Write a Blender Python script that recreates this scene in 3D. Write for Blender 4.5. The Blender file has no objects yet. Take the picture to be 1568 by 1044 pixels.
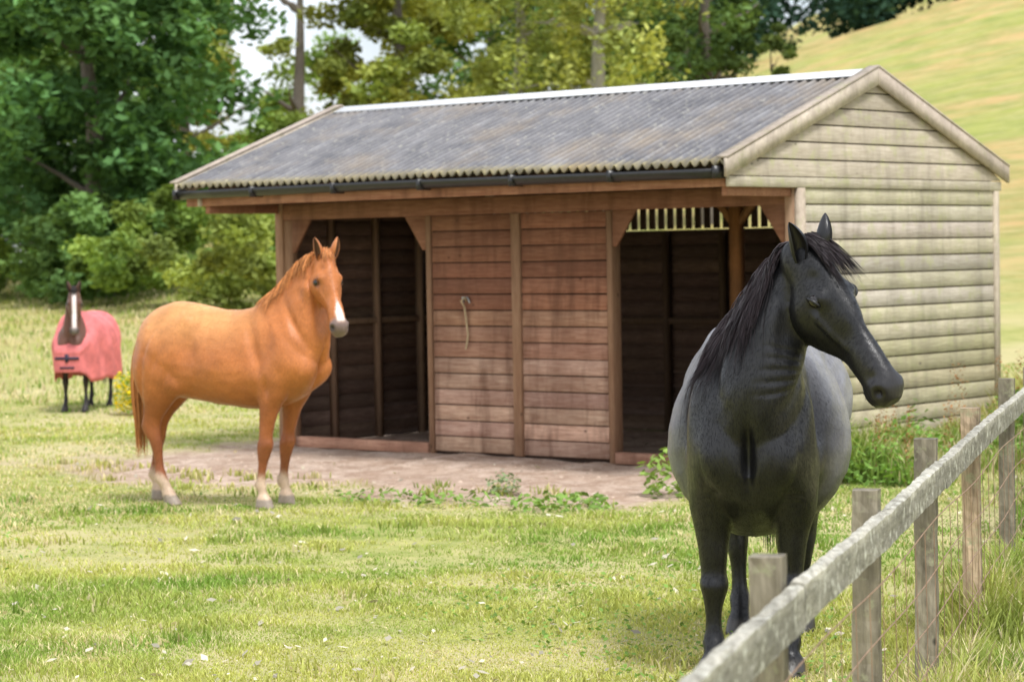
import bpy, bmesh, math, random
import numpy as np
from mathutils import Vector, Matrix
from mathutils.bvhtree import BVHTree
R = random.Random(7)
NP = np.random.RandomState(11)
scene = bpy.context.scene
COL = scene.collection

# ------------------------------------------------------------------ helpers
def link(o, parent=None):
    COL.objects.link(o)
    if parent is not None: o.parent = parent
    return o

def empty(name, loc=(0,0,0), rz=0.0, scale=(1,1,1)):
    e = bpy.data.objects.new(name, None); e.location = loc; e.rotation_euler = (0,0,rz); e.scale = scale
    e.empty_display_size = .2
    return link(e)

def np_mesh(name, verts, faces, cols=None, mat=None, parent=None, smooth=False):
    verts = np.asarray(verts, dtype=np.float32); faces = np.asarray(faces, dtype=np.int32)
    m = bpy.data.meshes.new(name)
    n, k = faces.shape
    m.vertices.add(len(verts)); m.vertices.foreach_set('co', verts.ravel())
    m.loops.add(n*k); m.loops.foreach_set('vertex_index', faces.ravel())
    m.polygons.add(n)
    m.polygons.foreach_set('loop_start', np.arange(0, n*k, k, dtype=np.int32))
    try: m.polygons.foreach_set('loop_total', np.full(n, k, dtype=np.int32))
    except Exception: pass
    m.update(calc_edges=True)
    if smooth: m.polygons.foreach_set('use_smooth', np.ones(n, dtype=bool))
    if cols is not None: set_col(m, cols)
    if mat is not None: m.materials.append(mat)
    o = bpy.data.objects.new(name, m)
    return link(o, parent)

def set_col(m, cols, name='Col'):
    cols = np.asarray(cols, dtype=np.float32)
    if cols.shape[1] == 3: cols = np.hstack([cols, np.ones((len(cols),1),dtype=np.float32)])
    a = m.color_attributes.get(name) or m.color_attributes.new(name, 'FLOAT_COLOR', 'POINT')
    a.data.foreach_set('color', cols.ravel())

class MB:
    def __init__(s): s.v=[]; s.f=[]; s.c=[]
    def hexa(s, pts, col=(1,1,1)):
        b=len(s.v); s.v += [tuple(p) for p in pts]; s.c += [col]*8
        for f in ((0,3,2,1),(4,5,6,7),(0,1,5,4),(1,2,6,5),(2,3,7,6),(3,0,4,7)): s.f.append([b+i for i in f])
    def box(s, x0,x1,y0,y1,z0,z1, col=(1,1,1)):
        s.hexa([(x0,y0,z0),(x1,y0,z0),(x1,y1,z0),(x0,y1,z0),(x0,y0,z1),(x1,y0,z1),(x1,y1,z1),(x0,y1,z1)], col)
    def beam(s, p, q, w, h, up=(0,0,1), col=(1,1,1)):
        p=Vector(p); q=Vector(q); d=(q-p).normalized(); u=Vector(up); sd=d.cross(u).normalized(); u=sd.cross(d).normalized()
        a=sd*w/2; b=u*h/2
        s.hexa([p-a-b,p+a-b,q+a-b,q-a-b,p-a+b,p+a+b,q+a+b,q-a+b], col)
    def obj(s, name, mat, parent=None, bevel=0.0):
        o = np_mesh(name, s.v, s.f, s.c, mat, parent)
        if bevel:
            m=o.modifiers.new('b','BEVEL'); m.width=bevel; m.segments=1; m.limit_method='ANGLE'
        return o

def tube(pts, rads, n=8):
    pts=[Vector(p) for p in pts]; V=[];F=[]
    ref=Vector((0.13,0.97,0.2))
    for i,p in enumerate(pts):
        d=(pts[min(i+1,len(pts)-1)]-pts[max(i-1,0)]).normalized()
        a=d.cross(ref).normalized(); b=d.cross(a)
        for j in range(n):
            t=2*math.pi*j/n
            V.append(p+a*math.cos(t)*rads[i]+b*math.sin(t)*rads[i])
    for i in range(len(pts)-1):
        for j in range(n):
            F.append((i*n+j,i*n+(j+1)%n,(i+1)*n+(j+1)%n,(i+1)*n+j))
    return V,F

# ------------------------------------------------------------------ materials
def newmat(name):
    m=bpy.data.materials.new(name); m.use_nodes=True
    nt=m.node_tree; nt.nodes.clear()
    out=nt.nodes.new('ShaderNodeOutputMaterial')
    return m,nt,out
def nd(nt,t,**k):
    n=nt.nodes.new(t)
    for a,b in k.items(): setattr(n,a,b)
    return n
def principled(nt,out,rough=.6,spec=.5):
    p=nd(nt,'ShaderNodeBsdfPrincipled'); p.inputs['Roughness'].default_value=rough
    p.inputs['Specular IOR Level'].default_value=spec
    nt.links.new(p.outputs[0],out.inputs[0]); return p
def mixc(nt,fac,a,b,mode='MIX'):
    m=nd(nt,'ShaderNodeMix',data_type='RGBA',blend_type=mode)
    for sock,v in ((m.inputs[0],fac),(m.inputs[6],a),(m.inputs[7],b)):
        if isinstance(v,bpy.types.NodeSocket): nt.links.new(v,sock)
        elif isinstance(v,(int,float)): sock.default_value=v
        else: sock.default_value=v if len(v)==4 else tuple(v)+(1,)
    return m.outputs[2]
def noise(nt,scale,detail=4,vec=None,rough=.55,dist=0):
    n=nd(nt,'ShaderNodeTexNoise'); n.inputs['Scale'].default_value=scale; n.inputs['Detail'].default_value=min(detail,6)
    n.inputs['Roughness'].default_value=rough; n.inputs['Distortion'].default_value=dist
    if vec is not None: nt.links.new(vec,n.inputs['Vector'])
    return n.outputs['Fac']
def ramp(nt,fac,stops):
    r=nd(nt,'ShaderNodeValToRGB'); nt.links.new(fac,r.inputs[0]); e=r.color_ramp.elements
    while len(e)<len(stops): e.new(.5)
    for i,(p,c) in enumerate(stops):
        e[i].position=p; e[i].color=(c,c,c,1) if isinstance(c,(int,float)) else tuple(c)+(1,)
    return r.outputs[0]
def objco(nt,scale=(1,1,1)):
    tc=nd(nt,'ShaderNodeTexCoord'); mp=nd(nt,'ShaderNodeMapping'); mp.inputs['Scale'].default_value=scale
    nt.links.new(tc.outputs['Object'],mp.inputs[0]); return mp.outputs[0]
def attr(nt):
    a=nd(nt,'ShaderNodeAttribute'); a.attribute_name='Col'; return a.outputs['Color']
def bump(nt,p,h,strength=.4,dist=.01):
    b=nd(nt,'ShaderNodeBump'); b.inputs['Strength'].default_value=strength; b.inputs['Distance'].default_value=dist
    nt.links.new(h,b.inputs['Height']); nt.links.new(b.outputs[0],p.inputs['Normal'])

def wood(name,c1,c2,stretch,lichen=None,lich_amt=.45,rough=.8,knots=True,stain=.55,lmax=.8,lsc=6,streak=None):
    m,nt,out=newmat(name); p=principled(nt,out,rough,.25)
    v=objco(nt,stretch); g=noise(nt,9,6,v,.65,.6)
    v2=objco(nt); blot=noise(nt,2.2,5,v2,.6)
    c=mixc(nt,ramp(nt,g,[(.3,0.),(.7,1.)]),c1,c2)
    c=mixc(nt,1.0,c,attr(nt),'MULTIPLY')
    c=mixc(nt,ramp(nt,blot,[(.35,.0),(.75,stain)]),c,tuple(x*.55 for x in c1))
    if knots:
        vo=nd(nt,'ShaderNodeTexVoronoi'); vo.inputs['Scale'].default_value=3.2
        vk=objco(nt,tuple(max(.6,min(1.6,s*2.0)) for s in stretch)); nt.links.new(vk,vo.inputs['Vector'])
        c=mixc(nt,ramp(nt,vo.outputs['Distance'],[(.03,.8),(.075,0.)]),c,tuple(x*.25 for x in c1))
    if streak:
        st=noise(nt,3.0,5,objco(nt,(2.2,2.2,.35)),.65); c=mixc(nt,ramp(nt,st,[(.48,0.),(.68,streak)]),c,tuple(x*.45 for x in c1))
    if lichen:
        l=noise(nt,lsc,8,v2,.7); c=mixc(nt,ramp(nt,l,[(lich_amt,0.),(lich_amt+.14,lmax)]),c,lichen)
    nt.links.new(c,p.inputs['Base Color']); bump(nt,p,g,.6,.006)
    return m

def leafmat(name,trans=.35):
    m,nt,out=newmat(name)
    c=attr(nt)
    d=nd(nt,'ShaderNodeBsdfDiffuse'); nt.links.new(c,d.inputs['Color'])
    t=nd(nt,'ShaderNodeBsdfTranslucent'); mx=nd(nt,'ShaderNodeMixShader'); mx.inputs[0].default_value=trans
    tc=mixc(nt,1.0,c,(1.3,1.2,.6,1),'MULTIPLY'); nt.links.new(tc,t.inputs['Color'])
    nt.links.new(d.outputs[0],mx.inputs[1]); nt.links.new(t.outputs[0],mx.inputs[2]); nt.links.new(mx.outputs[0],out.inputs[0])
    return m

def plain(name,c,rough=.5,spec=.5,metal=0,var=.25,sc=20):
    m,nt,out=newmat(name); p=principled(nt,out,rough,spec); p.inputs['Metallic'].default_value=metal
    n=noise(nt,sc,4,objco(nt)); col=mixc(nt,ramp(nt,n,[(.3,0.),(.7,1.)]),tuple(x*(1-var) for x in c),tuple(min(1,x*(1+var)) for x in c))
    nt.links.new(col,p.inputs['Base Color']); return m

# ------------------------------------------------------------------ terrain
A0=np.array([2.358,19.79]); UX=np.array([.763,-.646]); VY=np.array([.646,.763])
SH_ROT=math.atan2(-.646,.763)
def sines(x,y,f,seed):
    r=np.random.RandomState(seed); z=0
    for i in range(7):
        a=r.uniform(0,6.28); k=f*r.uniform(.6,1.7); z=z+np.sin(k*(x*math.cos(a)+y*math.sin(a))+r.uniform(0,6.28))
    return z/3.7
def dirtmask(x,y):
    dx=x-A0[0]; dy=y-A0[1]
    lx=dx*UX[0]+dy*UX[1]; ly=dx*VY[0]+dy*VY[1]
    qx=np.abs(lx+3.0)-2.6; qy=np.abs(ly-.1)-2.25
    d=np.sqrt(np.maximum(qx,0)**2+np.maximum(qy,0)**2)+np.minimum(np.maximum(qx,qy),0)-1.0
    d=d+.28*sines(x,y,2.2,8)+.24*sines(x,y,6.0,9)+.16*sines(x,y,17.0,10)
    return np.clip(.5-d*1.2,0,1)
def height(x,y):
    x=np.asarray(x,float); y=np.asarray(y,float)
    t=np.clip((y-27)/125,0,3)
    H=8.2+.29*x
    H=np.where(H>0,H,0)+.6
    H=np.minimum(H,26)
    g=np.where(t<1,t**1.3,1+.35*(t-1))
    h=H*g
    h=h+.38*np.exp(-(((x-6.3)/1.25)**2+((y-22.2)/2.6)**2))
    h=h+.012*sines(x,y,2.2,3)*(y<40)+.25*sines(x,y,.12,4)*np.clip((y-35)/40,0,1)
    h=h+.016*sines(x,y,11,5)*dirtmask(x,y)*(y<40)
    return h

def build_ground():
    xs=np.concatenate([-np.geomspace(400,15,36)[:-1],np.linspace(-15,-6,60)[:-1],np.linspace(-6,5,190)[:-1],np.linspace(5,15,60),np.geomspace(15,400,36)[1:]])
    ys=np.concatenate([np.linspace(-30,6,14)[:-1],np.linspace(6,14,80)[:-1],np.linspace(14,26,210)[:-1],np.linspace(26,34,50),np.geomspace(34,700,110)[1:]])
    X,Y=np.meshgrid(xs,ys); Z=height(X,Y)
    V=np.stack([X,Y,Z],-1).reshape(-1,3); nx=len(xs); ny=len(ys)
    i=np.arange(nx*ny).reshape(ny,nx)
    F=np.stack([i[:-1,:-1],i[:-1,1:],i[1:,1:],i[1:,:-1]],-1).reshape(-1,4)
    d=dirtmask(V[:,0],V[:,1])
    m,nt,out=newmat('grass_ground'); p=principled(nt,out,.95,.1)
    v=objco(nt)
    n1=noise(nt,.35,5,v,.6); n2=noise(nt,3.5,6,v,.65); n3=noise(nt,30,4,v,.7)
    g=mixc(nt,ramp(nt,n2,[(.35,0.),(.68,1.)]),(.26,.31,.08),(.50,.47,.19))
    g=mixc(nt,ramp(nt,n1,[(.42,0.),(.60,.8)]),g,(.58,.50,.28))
    sep=nd(nt,'ShaderNodeSeparateXYZ'); nt.links.new(v,sep.inputs[0])
    far=nd(nt,'ShaderNodeMapRange'); far.inputs[1].default_value=30; far.inputs[2].default_value=60
    nt.links.new(sep.outputs[1],far.inputs[0])
    vb=objco(nt,(.018,.06,.02)); nb=noise(nt,1.6,6,vb,.65,.8)
    hc=mixc(nt,ramp(nt,nb,[(.42,0.),(.54,1.)]),(.34,.37,.09),(.53,.36,.16))
    hc=mixc(nt,ramp(nt,noise(nt,.5,8,v,.75),[(.4,0.),(.62,.8)]),hc,(.22,.27,.07))
    hc=mixc(nt,ramp(nt,noise(nt,1.1,8,objco(nt,(.5,1.2,1)),.8),[(.45,0.),(.62,.6)]),hc,(.52,.45,.21))
    g=mixc(nt,far.outputs[0],g,hc)
    dn=noise(nt,3,6,v,.75); dn2=noise(nt,1.1,4,v,.6); dn3=noise(nt,11,5,v,.7)
    dc=mixc(nt,ramp(nt,dn,[(.38,0.),(.62,1.)]),(.36,.245,.175),(.68,.54,.44))
    dc=mixc(nt,ramp(nt,dn2,[(.4,0.),(.65,.6)]),dc,(.44,.31,.23))
    dc=mixc(nt,ramp(nt,dn3,[(.54,0.),(.68,.6)]),dc,(.26,.17,.12))
    at=nd(nt,'ShaderNodeAttribute'); at.attribute_name='Col'
    c=mixc(nt,at.outputs['Color'],g,dc)
    nt.links.new(c,p.inputs['Base Color']); bump(nt,p,mixc(nt,.5,n3,dn3),.9,.05)
    return np_mesh('ground',V,F,np.stack([d,d,d],-1),m,None,True)
build_ground()

# grass blades -----------------------------------------------------
def blades(name,x,y,h,w,lean,cols,mat,parent=None):
    n=len(x); z=height(x,y)
    a=NP.uniform(0,6.283,n); la=NP.uniform(0,6.283,n); l=lean*h*NP.uniform(.2,1,n)
    dx=np.cos(a)*w/2; dy=np.sin(a)*w/2
    ox=np.cos(la)*l; oy=np.sin(la)*l
    P0=np.stack([x-dx,y-dy,z-.005],-1);P1=np.stack([x+dx,y+dy,z-.005],-1)
    P2=np.stack([x+dx*.75+ox*.35,y+dy*.75+oy*.35,z+h*.6],-1);P3=np.stack([x-dx*.75+ox*.35,y-dy*.75+oy*.35,z+h*.6],-1)
    P4=np.stack([x+ox,y+oy,z+h],-1)
    V=np.stack([P0,P1,P2,P3,P4],1).reshape(-1,3)
    b=np.arange(n)*5
    F=np.concatenate([np.stack([b,b+1,b+2],-1),np.stack([b,b+2,b+3],-1),np.stack([b+3,b+2,b+4],-1)])
    C=np.repeat(cols,5,0); 
    k=np.tile(np.array([.8,.8,1.0,1.0,1.15]),n)[:,None]
    return np_mesh(name,V,F,C*k,mat,parent)
GM=leafmat('grass_blade',.25)
def grasscol(x,y):
    n=len(x)
    big=np.clip(.60+.6*sines(x,y,.9,21)+.45*sines(x,y,4.5,22)-.7*np.exp(-((y-15.4)/1.5)**2)*(x>-2),0,1)[:,None]
    dry=np.clip(.10+.55*sines(x,y,.55,23)+.5*sines(x,y,2.7,24)+.35*sines(x,y,9,25)+.6*np.clip(-(x+2)/2.5,0,1)*np.clip((y-13)/5,0,1),0,1)[:,None]
    g=np.array([.23,.37,.075]); yv=np.array([.53,.56,.17]); st=np.array([.78,.69,.43])
    c=g*(1-big)+yv*big
    r=NP.uniform(0,1,n)[:,None]
    c=np.where(r>.93-.55*dry,st,c)
    return c*NP.uniform(.7,1.25,n)[:,None]
N=400000
yy=1/NP.uniform(1/33.,1/8.3,N)
xx=NP.uniform(-.27,.27,N)*yy+NP.uniform(-1,1,N)
keep=dirtmask(xx,yy)<NP.uniform(.03,.7,N)
lx=(xx-A0[0])*UX[0]+(yy-A0[1])*UX[1]; ly=(xx-A0[0])*VY[0]+(yy-A0[1])*VY[1]
inside=(lx>-6.2)&(lx<.06)&(ly>-.05)&(ly<3.4)
thin=(sines(xx,yy,.9,35)+.7*sines(xx,yy,3.7,36)+.5*sines(xx,yy,12,37)+1.0*np.exp(-((xx+2.0)/1.0)**2-((yy-10.2)/.7)**2))>.62
keep&=~inside; keep&=~(thin&(NP.uniform(0,1,N)<.7))
xx=xx[keep];yy=yy[keep]
patch=np.clip(.55+.4*sines(xx,yy,2.0,31)+.4*sines(xx,yy,8,32),.22,1.4)
hh=NP.uniform(.016,.042,len(xx))*patch*(1+.02*yy); ww=NP.uniform(.004,.007,len(xx))*(yy/10)
blades('grass',xx,yy,hh,ww,1.2,grasscol(xx,yy),GM)
def fencex(y): return -.99+.283*y
TX=[];TY=[];TH=[]
n=30000; y=NP.uniform(6,20,n); x=fencex(y)+np.abs(NP.normal(0,.45,n))*NP.choice([-.25,1],n)+.05
TX.append(x);TY.append(y);TH.append(NP.uniform(.06,.26,n)*np.clip(.6+.7*sines(x,y,3,44),.2,1.5))
n=20000; l=NP.uniform(-.6,5.0,n); d=.06+np.abs(NP.normal(0,.6,n)); 
x=A0[0]+VY[0]*l+UX[0]*d; y=A0[1]+VY[1]*l+UX[1]*d
TX.append(x);TY.append(y);TH.append(NP.uniform(.12,.5,n)*np.clip(.8+.6*sines(x,y,3,45),.3,1.5)/(1+.7*d))
n=14000; y=NP.uniform(30,75,n); x=NP.uniform(-.26,-.03,n)*y
TX.append(x);TY.append(y);TH.append(NP.uniform(.04,.14,n))
n=2600; cx=NP.uniform(-.24,.2,60); cy=1/NP.uniform(1/24.,1/10.,60); ci=NP.randint(0,60,n)
x=(cx*cy)[ci]+NP.normal(0,.10,n); y=cy[ci]+NP.normal(0,.12,n); ok=dirtmask(x,y)<.6; x=x[ok];y=y[ok]
TX.append(x);TY.append(y);TH.append(NP.uniform(.03,.075,len(x)))
n=700; c=np.array([(A0+UX*a+VY*b) for a,b in NP.uniform((-6.5,-3.4),(.5,-2.2),(24,2))]); ci=NP.randint(0,24,n)
x=c[ci,0]+NP.normal(0,.07,n); y=c[ci,1]+NP.normal(0,.07,n); TX.append(x);TY.append(y);TH.append(NP.uniform(.03,.08,n))
x=np.concatenate(TX);y=np.concatenate(TY);h=np.concatenate(TH)
lx=(x-A0[0])*UX[0]+(y-A0[1])*UX[1]; ly=(x-A0[0])*VY[0]+(y-A0[1])*VY[1]
k=~((lx>-6.2)&(lx<.04)&(ly>-1.2)&(ly<3.4)); x=x[k];y=y[k];h=h[k]
blades('tall_grass',x,y,h,.006+.0006*y,.7,grasscol(x,y)*.88,GM)
def leaves(name,cen,size,cols,mat,flat=.35,parent=None):
    n=len(cen)
    nrm=NP.normal(0,1,(n,3)); nrm[:,2]=np.abs(nrm[:,2])+ flat*4; nrm/=np.linalg.norm(nrm,axis=1)[:,None]
    r=NP.normal(0,1,(n,3)); a=np.cross(nrm,r); a/=np.linalg.norm(a,axis=1)[:,None]; b=np.cross(nrm,a)
    s=size[:,None]
    V=np.stack([cen-a*s,cen-b*s*.55-a*s*.1,cen+a*s,cen+b*s*.55-a*s*.1],1).reshape(-1,3)
    i=np.arange(n)*4
    F=np.stack([i,i+1,i+2,i+3],-1)
    return np_mesh(name,V,F,np.repeat(cols,4,0),mat,parent)
n=11000; y=1/NP.uniform(1/24.,1/9.,n); x=NP.uniform(-.25,.25,n)*y
k=(sines(x,y,1.6,51)+.4*sines(x,y,6,52)>.3)&(dirtmask(x,y)<.4); x=x[k];y=y[k]
leaves('clover_patch',np.stack([x,y,height(x,y)+NP.uniform(.008,.035,len(x))],-1),NP.uniform(.010,.022,len(x)),np.array([.22,.36,.09])*NP.uniform(.6,1.3,len(x))[:,None],GM)
n=1700; y=1/NP.uniform(1/26.,1/9.5,n); x=NP.uniform(-.24,.22,n)*y
leaves('fallen_leaves',np.stack([x,y,height(x,y)+NP.uniform(.012,.035,n)],-1),.006+.032*NP.uniform(0,1,n)**2.2,np.array([.78,.72,.60])*NP.uniform(.35,1.1,n)[:,None],GM,.5)

def weed(name,loc,n,rad,h,col,size):
    a=NP.uniform(0,6.28,n); r=np.sqrt(NP.uniform(0,1,n))*rad; z=NP.uniform(.02,1,n)*h*(1-.5*r/rad)
    x=loc[0]+np.cos(a)*r; y=loc[1]+np.sin(a)*r
    c=np.stack([x,y,height(x,y)+z],-1)
    return leaves(name,c,NP.uniform(.6,1.3,n)*size,np.array(col)*NP.uniform(.6,1.5,n)[:,None],GM,.3)
def loc_sh(lx,ly): 
    p=A0+UX*lx+VY*ly; return (p[0],p[1])
weed('dock_weed',loc_sh(.15,-1.9),300,.30,.5,(.24,.35,.09),.04)
weed('dock_weed',loc_sh(.0,-3.1),200,.4,.14,(.20,.32,.08),.035)
weed('dock_weed',loc_sh(-.9,-3.2),160,.4,.10,(.20,.32,.08),.03)
weed('dock_weed',loc_sh(-1.7,-3.3),120,.4,.08,(.20,.32,.08),.03)
weed('dock_weed',loc_sh(-1.0,-2.6),170,.14,.22,(.24,.32,.17),.022)
for i in range(18):
    l=R.uniform(-.8,4.6); weed('nettle',loc_sh(R.uniform(.25,1.2),l),190,.3,R.uniform(.3,.65),(.18,.31,.07),.036)
for i in range(10):
    yv=R.uniform(12,19); weed('nettle',(fencex(yv)+R.uniform(.1,1.2),yv),150,.3,R.uniform(.15,.4),(.20,.35,.07),.03)
sx=[];
for i in range(34):
    p=loc_sh(R.uniform(.2,1.3),R.uniform(-.5,4)) if i<24 else (fencex(R.uniform(13,18))+.3,R.uniform(13,18))
    z0=float(height(p[0],p[1])); hgt=R.uniform(.35,.9)
    for j in range(80):
        t=R.uniform(.1,1); sx.append((p[0]+R.gauss(0,.004+.012*(t>.4))+.05*t,p[1]+R.gauss(0,.004+.012*(t>.4)),z0+hgt*t))
sx=np.array(sx); leaves('dock_seed_heads',sx,NP.uniform(.008,.020,len(sx)),np.array([.36,.19,.09])*NP.uniform(.6,1.4,len(sx))[:,None],GM)
PV=[];PF=[];PC=[]
for i in range(1500):
    p=loc_sh(R.uniform(-6.6,.4),R.uniform(-3.0,-.05)); s=R.uniform(.003,.022)*R.uniform(.4,1.3); z=float(height(*p)); c=R.uniform(.5,1.15)
    b=len(PV)
    for (dx,dy,dz) in ((1,0,0),(.3,.9,0),(-.8,.6,0),(-.9,-.5,0),(.2,-1,0),(0.1,.1,.6)): PV.append((p[0]+dx*s*R.uniform(.7,1.2),p[1]+dy*s*R.uniform(.7,1.2),z-.002+dz*s)); PC.append((c*.60,c*.46,c*.36))
    for j in range(5): PF.append((b+j,b+(j+1)%5,b+5))
mp,nt,out=newmat('stone_clod'); pp=principled(nt,out,.95,.1); nt.links.new(attr(nt),pp.inputs['Base Color'])
np_mesh('pebbles',PV,PF,PC,mp)

# ------------------------------------------------------------------ trees
LM=leafmat('tree_leaf',.28)
bark=wood('bark',(.12,.10,.08),(.22,.19,.16),(3,3,.6),None,knots=False)
def tree(name,loc,H,rad,col,nclump,nleaf,lsize=.13,base=.15,squash=1.0,droop=False,seed=0,light=.5,trunk=True,br=None,crk=1.0):
    r=np.random.RandomState(seed); rr=random.Random(seed)
    z0=float(height(loc[0],loc[1]))
    e=empty(name,(loc[0],loc[1],z0))
    if trunk:
        V=[];F=[]
        tr=H*.021
        def add(pts,rads):
            v,f=tube(pts,rads,8); b=len(V); V.extend(v); F.extend([tuple(i+b for i in q) for q in f])
        lean=rr.uniform(-.4,.4)
        main=[(lean*(t**2)*.8+rr.uniform(-.1,.1),rr.uniform(-.1,.1),-.2+t*H*.85) for t in (0,.12,.25,.4,.55,.7,.85,1)]
        add(main,[tr*1.5,tr*1.05,tr*.95,tr*.8,tr*.6,tr*.42,tr*.25,tr*.1])
        for i in range(14):
            t=rr.uniform(.22,.8); s=Vector(main[min(7,int(t*8))]); a=rr.uniform(0,6.28); L=rad*rr.uniform(.5,.95)*(1.2-t*.6)
            pts=[s]; 
            for j in range(1,5):
                q=j/4; pts.append(s+Vector((math.cos(a+.3*q)*L*q,math.sin(a+.3*q)*L*q,L*(.55*q-(.35*q*q if droop else 0))+rr.uniform(-.1,.1))))
            add(pts,[tr*.42,tr*.32,tr*.22,tr*.13,tr*.05])
        np_mesh('trunk',[tuple(v) for v in V],F,np.ones((len(V),3)),br or bark,e,True)
    cs=[];
    for i in range(nclump):
        for _ in range(50):
            u=r.uniform(-1,1,3)
            if np.dot(u,u)<=1 and np.dot(u,u)>.12: break
        zc=H*(base+(1-base)*.5)+u[2]*H*(1-base)*.5
        prof=1.0-.25*max(0,u[2])
        cs.append((u[0]*rad*prof,u[1]*rad*prof,zc))
    cs=np.array(cs); cr=r.uniform(.14,.32,nclump)*rad*crk
    bri=r.uniform(.6,1.4,nclump)*(1+.25*(cs[:,2]/H-.5))
    warm=r.uniform(0,1,nclump)
    idx=r.randint(0,nclump,nleaf)
    d=r.normal(0,1,(nleaf,3)); d/=np.linalg.norm(d,axis=1)[:,None]
    q=(r.uniform(0,1,nleaf)**.45)[:,None]
    off=d*q*cr[idx][:,None]
    off[:,2]*=.55*squash
    if droop:
        off[:,2]*=2.3; off[:,2]-=np.abs(r.normal(0,.35,nleaf))*cr[idx]
    P=cs[idx]+off
    tw=r.normal(0,.10*1,(nleaf//10+1,3))*rad*.35
    P=P+tw[np.arange(nleaf)//10 % len(tw)]*.6
    P[:,2]=np.maximum(P[:,2],.1)
    col=np.array(col); w=np.array([1.6,1.22,.9])
    C=col*(1+ (w-1)*(warm[idx][:,None]*light))*bri[idx][:,None]*r.uniform(.75,1.3,nleaf)[:,None]
    leaves('crown',P,r.uniform(.6,1.3,nleaf)*lsize,C,LM,.15,e)
    return e
DG=(.12,.22,.075); MG=(.18,.28,.075); YG=(.33,.40,.13); OG=(.25,.32,.09)
tree('oak_tree',(-9.9,58),12.5,3.7,(.115,.235,.085),170,36000,.15,.0,1,seed=1,light=.3)
tree('oak_tree',(-12.9,66),9.5,3.4,DG,80,15000,.15,.02,1,seed=2,light=.5)
tree('ash_tree',(-11.2,84),12.0,2.7,OG,60,8000,.14,.05,seed=3,light=.9)
tree('rowan_tree',(-6.9,80),13.0,1.9,OG,26,2000,.12,.15,seed=23,light=.9)
tree('shrub',(-5.6,48),2.7,2.0,OG,30,7000,.09,.0,seed=4,trunk=False)
tree('shrub',(-7.6,52),2.6,1.8,MG,26,6000,.09,.0,seed=5,trunk=False)
tree('shrub',(-4.0,52),3.6,2.2,MG,30,7000,.10,.0,seed=6,trunk=False)
tree('shrub',(-6.6,62),4.6,2.4,MG,30,7000,.11,.0,seed=16,trunk=False)
tree('shrub',(-9.4,55),2.6,2.2,DG,30,6000,.11,.0,seed=36,trunk=False)
tree('shrub',(-13.5,60),2.4,2.4,MG,30,5000,.11,.0,seed=26,trunk=False)
tree('shrub',(-10.5,64),3.4,3.0,DG,30,6000,.12,.0,seed=27,trunk=False)
tree('shrub',(-15.5,72),3.4,3.0,DG,30,5000,.13,.0,seed=28,trunk=False)
tree('oak_tree',(-3.2,74),13,2.9,OG,80,17000,.14,.06,seed=7,light=.8)
tree('oak_tree',(-.4,82),14,4.0,DG,80,15000,.15,.08,seed=8,light=.5)
birchbark=wood('birch_bark',(.32,.29,.25),(.55,.50,.44),(3,3,.6),None,knots=False)
tree('birch_tree',(.4,66),12.5,2.3,YG,90,14000,.10,.12,droop=True,seed=9,light=.5,br=birchbark)
tree('birch_tree',(2.4,63),12.5,2.6,YG,100,17000,.10,.10,droop=True,seed=10,light=.5,br=birchbark)
tree('ash_tree',(5.7,70),12.0,2.4,(.10,.17,.06),46,9000,.12,.2,seed=12,light=.4)
tree('ash_tree',(3.6,86),14,3.2,DG,60,10000,.15,.1,seed=13,light=.5)
tree('hawthorn_shrub',(8.3,74),6.0,.95,(.11,.17,.06),16,3500,.10,.3,seed=14)
tree('oak_tree',(-16.6,84),9,3.4,DG,60,8000,.15,.04,seed=15,light=.3)
tree('oak_tree',(-7.2,100),7.5,4.0,MG,50,8000,.17,.02,seed=17,light=.6)
tree('oak_tree',(1.5,104),15,5.2,DG,60,11000,.18,.05,seed=18,light=.3)
tree('oak_tree',(8.0,110),13.0,2.8,(.08,.15,.06),50,8000,.17,.05,seed=19,light=.3)
def forest():
    P=[];C=[]
    r=np.random.RandomState(33)
    for i in range(70):
        x=r.uniform(8,75); y=150+ .25*(x)+r.uniform(0,22); z=float(height(x,y)); H=r.uniform(6,9); n=700
        d=r.normal(0,1,(n,3)); d/=np.linalg.norm(d,axis=1)[:,None]; q=(r.uniform(0,1,n)**.4)[:,None]
        o=d*q*np.array([2.6,2.6,H*.5]); P.append(o+np.array([x,y,z+H*.5])); C.append(np.array([.05,.10,.07])*r.uniform(.6,1.4)*r.uniform(.8,1.3,n)[:,None])
    P=np.concatenate(P);C=np.concatenate(C)
    leaves('distant_forest',P,np.full(len(P),.34),C,LM,.1)
forest()

# ------------------------------------------------------------------ field shelter
sh=empty('wooden_field_shelter',(A0[0],A0[1],0),SH_ROT)
wx=wood('stained_wood_x',(.28,.125,.075),(.51,.29,.19),(.5,6,6),stain=.55,streak=.6)
wy=wood('weathered_wood_y',(.39,.335,.27),(.61,.55,.47),(6,.5,6),(.40,.40,.20),.52,stain=.45,lmax=.6,streak=.4)
wv=wood('post_wood_z',(.32,.18,.11),(.48,.32,.21),(6,6,.5),stain=.4,streak=.3)
wp=wood('pale_trim',(.44,.37,.30),(.64,.56,.46),(2,2,2),(.36,.35,.20),.54,stain=.45,lmax=.7,streak=.4)
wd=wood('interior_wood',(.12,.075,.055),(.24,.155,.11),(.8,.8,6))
wdv=wood('interior_stud',(.24,.15,.09),(.38,.25,.16),(6,6,.5))
L=6.07; D=3.25; ZT=2.37; YC=1.155; SL=.355; ZE=2.50; Y0=-1.04; Y1=3.35
def zroof(y): return ZE+SL*((y-Y0) if y<YC else (Y1-y))
rv=lambda a=.75,b=1.2:(lambda k:(k,k*R.uniform(.96,1.03),k*R.uniform(.93,1.04)))(R.uniform(a,b))
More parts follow.
